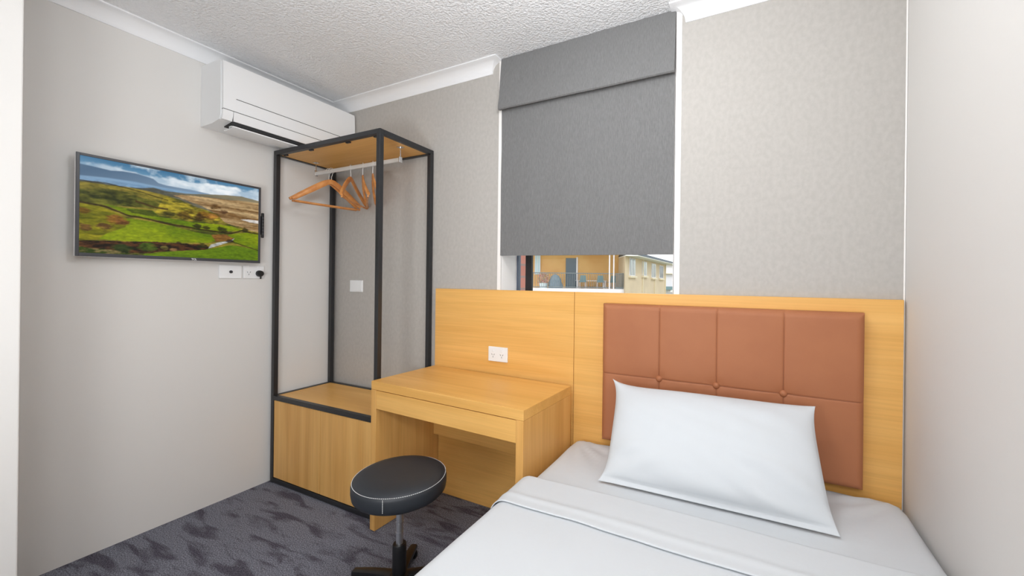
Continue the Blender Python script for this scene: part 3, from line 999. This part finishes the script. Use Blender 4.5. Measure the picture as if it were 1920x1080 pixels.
# foot drop
last = rows[-1]
for k in range(1, 6):
    rows.append([(x, -1.035 - .012 * min(1, k / 2), z - (z - .12) * k / 5 if z > .12 else z) for x, y, z in last])
mb.grid(rows)
o = mb.build('sheet_body', M['cotton'], ts, smooth=180)
sm = o.modifiers.new('thickness', 'SOLIDIFY'); sm.thickness = .003; sm.offset = 1
pb = across(.0155, .16, .25)
mb = MB()
rows = []
NB = 34
for j in range(NB + 1):
    row = []
    for x, z, tp in pb:
        ys = fold_local(x) + .004
        ce = -(.722 + .010 * mnoise.noise(Vector((x * 2, 9, 0))) + .006 * mnoise.noise(Vector((x * 7, 2, 0)))) + 1.06
        if j < 7:                       # roll at the fold
            a = -PI / 2 + PI * j / 6
            y = ys + .007 * math.cos(a)
            dz = -.006 + .006 * math.sin(a) + .002
        else:
            f__ = (j - 6) / (NB - 6)
            y = ys + (ce - ys) * f__
            dz = .0035 * math.exp(-((f__ - .72) / .07) ** 2) + .002 * (1 - f__)
        row.append((x - (1 - tp) * .004, y, z + tp * (wob(x, y) * 1.0 + dz + .003) + (1 - tp) * dz))
    rows.append(row)
mb.grid(rows)
o = mb.build('turned_down_cuff', M['cotton'], ts, smooth=180)
sm = o.modifiers.new('thickness', 'SOLIDIFY'); sm.thickness = .003; sm.offset = 0

# ================================================================== PILLOW
pw = thing('pillow', 'plump white pillow leaning on the tan headboard cushion', 'pillow', (2.53, -.30, ZT))
c0 = Vector((2.53, -.30, ZT))
BLc, BRc = Vector((2.150, -.425, ZT + .008)), Vector((2.902, -.405, ZT + .008))
TLc, TRc = Vector((2.118, -.150, .832)), Vector((2.868, -.150, .824))
nrm = (BRc - BLc).cross(TLc - BLc).normalized()
if nrm.y > 0: nrm = -nrm
def pillow_pt(u, v, side):
    s_, t_ = (u + 1) / 2, (v + 1) / 2
    # edges pulled in between the ears
    ins = .028 * (1 - abs(v) ** 5) if u < 0 else .017 * (1 - v ** 4)
    us = u * (1 - ins * 2 / .75)
    vs = v - ((1 - u ** 8) * (.075 - .045 * u) * (1 if v > 0 else -.10)) * abs(v)
    s_, t_ = (us + 1) / 2, (vs + 1) / 2
    p = BLc * (1 - s_) * (1 - t_) + BRc * s_ * (1 - t_) + TLc * (1 - s_) * t_ + TRc * s_ * t_
    uu, vv = min(1, abs(u) / .992), min(1, abs(v) / (.99 if v > 0 else .91))
    th = ((1 - uu ** 3.2) * (1 - vv ** 2.6)) ** (.50 + .12 * uu * vv)
    amp = .074 if side > 0 else .060
    wr_ = .0060 * mnoise.noise(Vector((u * 2 + v * 3, v * 1.5 - u, 5))) + .0055 * math.sin((u * .8 + v) * 14 + 3 * mnoise.noise(Vector((u * 2, v * 2, 0)))) * math.exp(-((u - .55) ** 2 + (v + .5) ** 2) / .16) \
        + .0045 * math.sin((u * .9 - v) * 15) * math.exp(-((u + .72) ** 2 + (v + .55) ** 2) / .06)
    off = amp * th + wr_ * min(1, th * 2) + .0015
    p = p + nrm * side * off
    if p.z < ZT + .006 and side < 0:
        p.z = ZT + .006
    if p.y > -.09:
        p.y = -.09
    return p - c0
NUu, NVv = 84, 60
def sp(i, n):  # denser toward the edges
    t_ = 2 * i / n - 1
    return math.sin(t_ * PI / 2) * .6 + t_ * .4
mb = MB()
fr_ = [[pillow_pt(sp(i, NUu), sp(j, NVv), 1) for i in range(NUu + 1)] for j in range(NVv + 1)]
bk_ = [[pillow_pt(sp(i, NUu), sp(j, NVv), -1) for i in range(NUu + 1)] for j in range(NVv + 1)]
mb.grid(fr_); mb.grid(bk_)
mb.grid([fr_[0], bk_[0]]); mb.grid([fr_[-1], bk_[-1]])
mb.grid([[r[0] for r in fr_], [r[0] for r in bk_]]); mb.grid([[r[-1] for r in fr_], [r[-1] for r in bk_]])
bmesh.ops.remove_doubles(mb.bm, verts=mb.bm.verts, dist=1e-5)
mb.build('pillowcase', M['cotton'], pw, smooth=180)

# ================================================================== STOOL
SXc, SYc = 1.425, -.705
st_ = thing('stool', 'round black padded swivel stool with white stitching in front of the desk', 'stool', (SXc, SYc, 0))
SZ = .500
sr = .178
seat = MB().lathe([(0, SZ - .082), (sr - .030, SZ - .082), (sr - .012, SZ - .078), (sr - .003, SZ - .068), (sr, SZ - .050), (sr, SZ - .028), (sr - .002, SZ - .018), (sr - .005, SZ - .0145),
                   (sr - .008, SZ - .011), (sr - .016, SZ - .006), (sr - .045, SZ - .001), (sr - .10, SZ), (0, SZ)], 72).build('seat', M['black_leather'], st_, smooth=50)
mb = MB()
N_ = 150
for k in range(N_):
    a0, a1 = 2 * PI * k / N_, 2 * PI * (k + .68) / N_
    rr = sr - .0042
    mb.tube([(rr * math.cos(a0), rr * math.sin(a0), SZ - .0132), (rr * math.cos(a1), rr * math.sin(a1), SZ - .0132)], .0011, 5)
sa = R(-62)
for k in range(8):
    z0 = SZ - .016 - k * .006
    rr = sr + .0006
    mb.tube([(rr * math.cos(sa), rr * math.sin(sa), z0), (rr * math.cos(sa), rr * math.sin(sa), z0 - .0042)], .0011, 5)
mb.build('stitching', M['thread'], seat)
MB().lathe([(0, SZ - .094), (.10, SZ - .094), (.10, SZ - .0825), (0, SZ - .0825)], 36).build('seat_plate', M['black_plastic'], st_, smooth=30)
prof_ = [(0, .20), (.0135, .20)]
for k in range(3):
    z = .262 + k * .040
    prof_ += [(.0135, z), (.0148, z + .001), (.0148, z + .003), (.0135, z + .004)]
prof_ += [(.0135, SZ - .094), (0, SZ - .094)]
MB().lathe(prof_, 28).build('gas_lift', M['steel'], st_, smooth=40)
MB().lathe([(0, .097), (.023, .097), (.0265, .104), (.0265, .212), (.024, .218), (0, .218)], 32).build('column_sleeve', M['black_plastic'], st_, smooth=40)
base = MB().lathe([(0, .060), (.040, .060), (.046, .068), (.046, .088), (.036, .098), (0, .098)], 36).build('base_hub', M['black_plastic'], st_, smooth=40)
for k in range(5):
    a = R(120 + 72 * k)
    ca, sb = math.cos(a), math.sin(a)
    sec = []
    for i in range(9):
        t_ = i / 8
        d_ = .03 + t_ * .182
        z = .082 - .020 * t_ ** 1.6
        w_ = .024 - .008 * t_
        hgt = .017 - .005 * t_
        ring = []
        for q in range(10):
            an = 2 * PI * q / 10
            x_ = math.copysign(abs(math.cos(an)) ** .6, math.cos(an)) * w_
            z_ = math.copysign(abs(math.sin(an)) ** .6, math.sin(an)) * hgt
            ring.append((d_ * ca - x_ * sb, d_ * sb + x_ * ca, z + z_))
        sec.append(ring)
    MB().sections(sec).build('base_leg', M['black_plastic'], st_, smooth=50)
    cx_, cy_ = .203 * ca, .203 * sb
    fork = MB()
    fork.tube([(cx_, cy_, .062), (cx_, cy_, .044)], .007, 10)
    # caster swivelled at its own angle
    ca2 = a + R(60 + 47 * k)
    dx_, dy_ = math.cos(ca2), math.sin(ca2)
    fork.tube([(cx_, cy_, .050), (cx_ + dx_ * .020, cy_ + dy_ * .020, .044)], .008, 8)
    fk = fork.build('caster', M['black_plastic'], st_, smooth=40)
    wx_, wy_ = cx_ + dx_ * .018, cy_ + dy_ * .018
    for sd in (-1, 1):
        px_, py_ = -dy_ * sd, dx_ * sd
        ring_p = [(0, .006), (.020, .006), (.0245, .010), (.0255, .015), (.0245, .020), (.018, .0235), (0, .0245)]
        secs = []
        for r_, h_ in ring_p:
            c_ = Vector((wx_ + px_ * h_, wy_ + py_ * h_, .0258))
            secs.append([c_ + Vector((dx_, dy_, 0)) * max(r_, .0005) * math.cos(2 * PI * q / 20) + Vector((0, 0, 1)) * max(r_, .0005) * math.sin(2 * PI * q / 20) for q in range(20)])
        MB().sections(secs).build('wheel', M['black_plastic'], fk, smooth=45)

# ================================================================== OUTSIDE
def ex(px, dep): return (px - PPX) / FPX * dep
def ez(py, px, dep): return CAM.z + (PPY + ROLL * (px - PPX) - py) / FPX * dep
GZ = -3.5
M['cream'] = base_mat('cream render', lin(206, 166, 104), .85, mottle=(.8, lin(196, 150, 88), .35, .65))
M['pale'] = base_mat('pale render', lin(200, 182, 150), .85, mottle=(.8, lin(190, 172, 142), .35, .65))
M['fascia'] = base_mat('dark fascia', lin(70, 78, 86), .6)
M['soffit'] = base_mat('white soffit', lin(226, 226, 220), .7)
M['dkglass'] = base_mat('dark window glass', lin(54, 74, 84), .15)
M['sill'] = base_mat('stone sill', lin(208, 196, 166), .8)
M['railm'] = base_mat('grey railing', lin(96, 104, 104), .6)
M['whitep'] = base_mat('white post', lin(206, 204, 204), .6)
M['teal'] = base_mat('grey green plastic', lin(102, 128, 130), .7)
M['tarp'] = base_mat('grey cover', lin(110, 126, 134), .8, bump=(8, .8, .05))
M['shutter'] = base_mat('pale blue shutter', lin(176, 204, 208), .6)
M['brick'] = None
mt = bpy.data.materials.new('red brick')
mt.use_nodes = True
t = mt.node_tree
b = t.nodes['Principled BSDF']
b.inputs['Roughness'].default_value = .85
br_ = t.nodes.new('ShaderNodeTexBrick')
br_.inputs['Color1'].default_value = (*lin(206, 140, 122), 1)
br_.inputs['Color2'].default_value = (*lin(190, 120, 100), 1)
br_.inputs['Mortar'].default_value = (*lin(160, 132, 120), 1)
br_.inputs['Scale'].default_value = 1
br_.inputs['Brick Width'].default_value = .23
br_.inputs['Row Height'].default_value = .086
br_.inputs['Mortar Size'].default_value = .008
tcn = t.nodes.new('ShaderNodeTexCoord')
mp = t.nodes.new('ShaderNodeMapping')
mp.inputs['Rotation'].default_value = (R(90), 0, 0)
t.links.new(tcn.outputs['Object'], mp.inputs['Vector'])
t.links.new(mp.outputs['Vector'], br_.inputs['Vector'])
t.links.new(br_.outputs['Color'], b.inputs['Base Color'])
M['brick'] = mt
M['grass'] = base_mat('garden ground', lin(120, 128, 96), .95, mottle=(.6, lin(150, 146, 120), .4, .6))

struct('ground', MB().box((-80, 1.2, GZ - .3), (90, 120, GZ)), M['grass'], 'ground outside below the window')
bp = MB().box((1.0, .50, GZ), (1.205, .74, 3.2), .004).build('brick_pier', M['brick'])
tag(bp, 'red brick pier just outside the window beside the dark mullion', 'pier')

DW_ = 27.0
cxy = Vector((CAM.x, CAM.y, 0)) + Vector((_f.x, _f.y, 0)).normalized() * 0
hs = thing('building', 'cream rendered building with a railed balcony across from the window', 'building', (CAM.x, CAM.y, GZ), YAW)
def Z(z): return z - GZ
fl = ez(541, 1090, 25)
xa, xb = ex(930, DW_), ex(1172, 25)
mb = MB()
mb.box((xa - 3, DW_, 0), (xb, DW_ + 8, Z(fl + 2.75)))
mb.build('wall', M['cream'], hs)
# wing with the four windows
P0 = Vector((ex(1172, 24.6), 24.6, 0)); P1 = Vector((ex(1248.5, 36), 36, 0))
dirw = (P1 - P0); Lw = dirw.length; dirw.normalize()
nin = Vector((-dirw.y, dirw.x, 0))
EZ = 2.86
def wp(s_, d_, z): return tuple(P0 + dirw * s_ + nin * d_ + Vector((0, 0, Z(z))))
def wbox(mb, s0, s1, d0, d1, z0, z1):
    mb.sections([[wp(s0, d0, z0), wp(s1, d0, z0), wp(s1, d1, z0), wp(s0, d1, z0)], [wp(s0, d0, z1), wp(s1, d0, z1), wp(s1, d1, z1), wp(s0, d1, z1)]])
    return mb
def wing(name, mat, s0, s1, d0, z0, z1):
    """slab over the wing: front edge parallel to its wall, left edge meeting the balcony block"""
    back = P1 + nin * 5
    fp = [wp(s0, d0, 0), wp(s1, d0, 0), (back.x, back.y, 0), (P0.x + .004, DW_ + 6, 0)]
    if d0 < 0:
        fp.insert(0, (P0.x + .004, P0.y - .3, 0))
    MB().sections([[(p[0], p[1], Z(z)) for p in fp] for z in (z0, z1)]).build(name, mat, hs)
wing('wing_wall', M['pale'], 0, Lw, 0, GZ, EZ)
wing('soffit', M['soffit'], .2, Lw + .8, -.75, EZ, EZ + .06)
wing('roof', M['fascia'], .2, Lw + .85, -.80, EZ + .06, EZ + .20)
def s_at(px):
    # distance along the wing wall at which it is seen at pixel column px
    k = (px - PPX) / FPX
    return (k * P0.y - P0.x) / (dirw.x - k * dirw.y)
for pxa, pxb, pya, pyb in ((1179.5, 1190.5, 484, 517), (1203.5, 1212, 490, 517), (1221, 1229, 494, 520.5), (1236, 1243, 498, 522)):
    s0, s1 = s_at(pxa), s_at(pxb)
    dm = P0.y + dirw.y * (s0 + s1) / 2
    z1_, z0_ = ez(pya, pxa, dm), ez(pyb, pxa, dm)
    w_ = wbox(MB(), s0, s1, -.03, .02, z0_, z1_).build('window', M['whitep'], hs)
    e_ = (s1 - s0) * .10
    wbox(MB(), s0 + e_, (s0 + s1) / 2 - e_ * .6, -.045, -.029, z0_ + .06, z1_ - .06).build('pane', M['dkglass'], w_)
    wbox(MB(), (s0 + s1) / 2 + e_ * .6, s1 - e_, -.045, -.029, z0_ + .06, z1_ - .06).build('pane', M['dkglass'], w_)
    wbox(MB(), s0 - .12, s1 + .12, -.14, .02, z0_ - .13, z0_).build('window_sill', M['sill'], w_)
for px_ in (1204, 1226.5, 1246.5):
    s0 = s_at(px_)
    wbox(MB(), s0, s0 + .08, -.09, -.0, GZ, EZ - (1.4 if px_ == 1226.5 else 0)).build('downpipe', M['sill'], hs)
# balcony
MB().box((ex(940, 25), 24.9, Z(fl - .28)), (xb - .02, DW_ - .001, Z(fl))).build('balcony_slab', M['whitep'], hs)
MB().box((ex(940, 25), 24.7, Z(fl + 2.6)), (xb - .02, DW_ - .001, Z(fl + 2.75))).build('balcony_roof', M['soffit'], hs)
MB().box((ex(1060.5, DW_), DW_ - .06, Z(fl)), (ex(1080, DW_), DW_ - .001, Z(ez(484, 1070, DW_)))).build('door', M['dkglass'], hs)
MB().box((ex(1080, DW_), DW_ - .07, Z(fl)), (ex(1083, DW_), DW_ - .001, Z(ez(482, 1070, DW_)))).build('door_frame', M['whitep'], hs)
sh = MB().box((ex(1003, DW_), DW_ - .06, Z(fl + .9)), (ex(1013, DW_), DW_ - .001, Z(fl + 2.4))).build('shutter', M['shutter'], hs)
for k in range(3):
    MB().box((ex(1002.3 + k * 4.6, DW_), DW_ - .09, Z(fl + .86)), (ex(1003.7 + k * 4.6, DW_), DW_ - .061, Z(fl + 2.44))).build('slat', M['whitep'], sh)
for px_ in (1142.5, 1150.5):
    MB().box((ex(px_ - 1, 24.95), 24.93, Z(fl)), (ex(px_ + 1, 24.95), 25.0, Z(fl + 2.6))).build('balcony_post', M['whitep'], hs)
zt_ = ez(511.5, 1090, 25)
mb = MB()
mb.box((ex(990, 25), 25.0, Z(zt_ - .05)), (ex(1151, 25), 25.05, Z(zt_)))
mb.box((ex(990, 25), 25.0, Z(fl + .06)), (ex(1151, 25), 25.05, Z(fl + .11)))
rl = mb.build('railing', M['railm'], hs)
n_ = 40
for k in range(n_):
    x_ = ex(991, 25) + (ex(1150, 25) - ex(991, 25)) * k / (n_ - 1)
    MB().box((x_, 25.015, Z(fl + .11)), (x_ + .022, 25.035, Z(zt_ - .05))).build('baluster', M['railm'], rl)
mb = MB()
x0_, x1_ = ex(1153, 25), xb - .06
mb.box((x0_, 25.0, Z(zt_ - .05)), (x1_, 25.05, Z(zt_)))
mb.box((x0_, 25.0, Z(fl + .02)), (x1_, 25.05, Z(fl + .11)))
er = mb.build('end_railing', M['railm'], hs)
for k in range(13):
    x_ = x0_ + (x1_ - .03 - x0_) * k / 12
    MB().box((x_, 25.015, Z(fl + .11)), (x_ + .026, 25.035, Z(zt_ - .05))).build('baluster', M['railm'], er)

def ext_loc(px, dep, z):
    v = Vector((CAM.x, CAM.y, 0)) + Vector((math.cos(YAW), math.sin(YAW), 0)) * ex(px, dep) + Vector((-math.sin(YAW), math.cos(YAW), 0)) * dep
    return (v.x, v.y, z)
# balcony furniture
def make_chair(label):
    c_ = thing('patio_chair', label, 'chair', group='chairs on the far balcony')
    MB().box((-.22, -.20, .40), (.22, .22, .43), .01).build('seat', M['teal'], c_)
    mb = MB()
    mb.sections([[(-.22 + .02 * i, -.20 - .02 * i, .42 + .21 * i), (.22 - .02 * i, -.20 - .02 * i, .42 + .21 * i), (.22 - .02 * i, -.17 - .02 * i, .42 + .21 * i), (-.22 + .02 * i, -.17 - .02 * i, .42 + .21 * i)] for i in range(3)])
    mb.build('backrest', M['teal'], c_)
    for a in (-.2, .2):
        for q in (-.18, .2):
            MB().tube([(a, q, 0), (a, q, .402)], .014, 8).build('leg', M['whitep'], c_)
    return c_
ch = make_chair('grey-green balcony chair right beside the dark doorway')
for i, (px_, dep, lb) in enumerate(((1092, 25.7, 0), (1125.5, 25.6, 'grey-green balcony chair midway between the doorway and the white posts'), (1146, 25.8, 'grey-green balcony chair half hidden behind the white posts'))):
    c_ = ch if i == 0 else copy_tree(ch)
    c_.location = ext_loc(px_, dep, fl)
    c_.rotation_euler = (0, 0, YAW + (.1, -.1, .5)[i])
    if lb: c_['label'] = lb
tb = thing('patio_table', 'white table on the far balcony between the chairs', 'table', ext_loc(1108, 26.3, fl), YAW)
MB().box((-1.0, -.35, .48), (1.0, .35, .52), .01).build('table_top', M['whitep'], tb)
for a in (-.9, .9):
    for q in (-.3, .3):
        MB().box((a - .03, q - .03, 0), (a + .03, q + .03, .48)).build('leg', M['whitep'], tb)
mb = MB()
cv = []
for j in range(13):
    a = j / 12
    row = []
    for k in range(25):
        th = 2 * PI * k / 24
        r_ = (1 - a ** 2.2) ** .6 if a < 1 else 0.02
        w_ = .46 * r_ * (1 + .12 * mnoise.noise(Vector((math.cos(th) * 2, math.sin(th) * 2, a * 3))))
        row.append((w_ * math.cos(th) * 1.0 - .04 * a, w_ * .8 * math.sin(th), .92 * a))
    cv.append(row[:-1])
mb.sections(cv)
o = mb.build('covered_barbecue', M['tarp'], smooth=60)
o.location = ext_loc(1042, 25.8, fl)
o.rotation_euler = (0, 0, YAW)
tag(o, 'hump under a grey cover on the far balcony left of the doorway', 'covered hump')
M['leafred'] = base_mat('reddish leaves', lin(190, 130, 122), .8, mottle=(6, lin(150, 150, 120), .45, .6))
M['pot'] = base_mat('pale pot', lin(196, 208, 206), .8)
sb_ = thing('potted_shrub', 'reddish leafy potted shrub at the left end of the far balcony', 'plant', ext_loc(1019, 25.9, fl), YAW)
MB().lathe([(0, 0), (.24, 0), (.30, .32), (.27, .32), (.25, .28), (0, .28)], 24).build('pot', M['pot'], sb_, smooth=30)
random.seed(5)
mb = MB()
for k in range(240):
    a, q, z = random.random() * 2 * PI, random.random() ** .5 * .42, .32 + random.random() * .68
    q *= 1 - .5 * abs(z - .65)
    c_ = Vector((q * math.cos(a), q * math.sin(a), z))
    d1 = Vector((random.gauss(0, 1), random.gauss(0, 1), random.gauss(0, 1))).normalized() * .075
    d2 = d1.cross(Vector((random.gauss(0, 1), random.gauss(0, 1), random.gauss(0, 1)))).normalized() * .03
    vs = [mb.bm.verts.new(p_) for p_ in (c_ - d1, c_ + d2, c_ + d1, c_ - d2)]
    mb.bm.faces.new(vs)
mb.build('foliage', M['leafred'], sb_)
for k in range(4):
    MB().tube([(.03 * k - .05, 0, .27), (.12 * k - .18, .03, .75)], .012, 6).build('stem', M['sill'], sb_)
# neighbouring pale house beyond the right end
nb = thing('neighbour_house', 'pale house glimpsed beyond the right end of the cream building', 'building', ext_loc(1275, 48, GZ), YAW)
MB().box((-2.4, 0, 0), (6, 5, Z(ez(497, 1255, 48)))).build('wall', M['whitep'], nb)
MB().box((-2.6, -.4, Z(ez(513.5, 1255, 48))), (6, -.001, Z(ez(512.5, 1255, 48)))).build('ledge', M['sill'], nb)
MB().box((-2.6, -.8, Z(ez(543, 1255, 48))), (6, -.001, Z(ez(537, 1255, 48)))).build('awning', M['teal'], nb)
MB().box((-2.7, -.3, Z(ez(497, 1255, 48))), (6.3, 5.3, Z(ez(495, 1255, 48)))).build('roof', M['soffit'], nb)
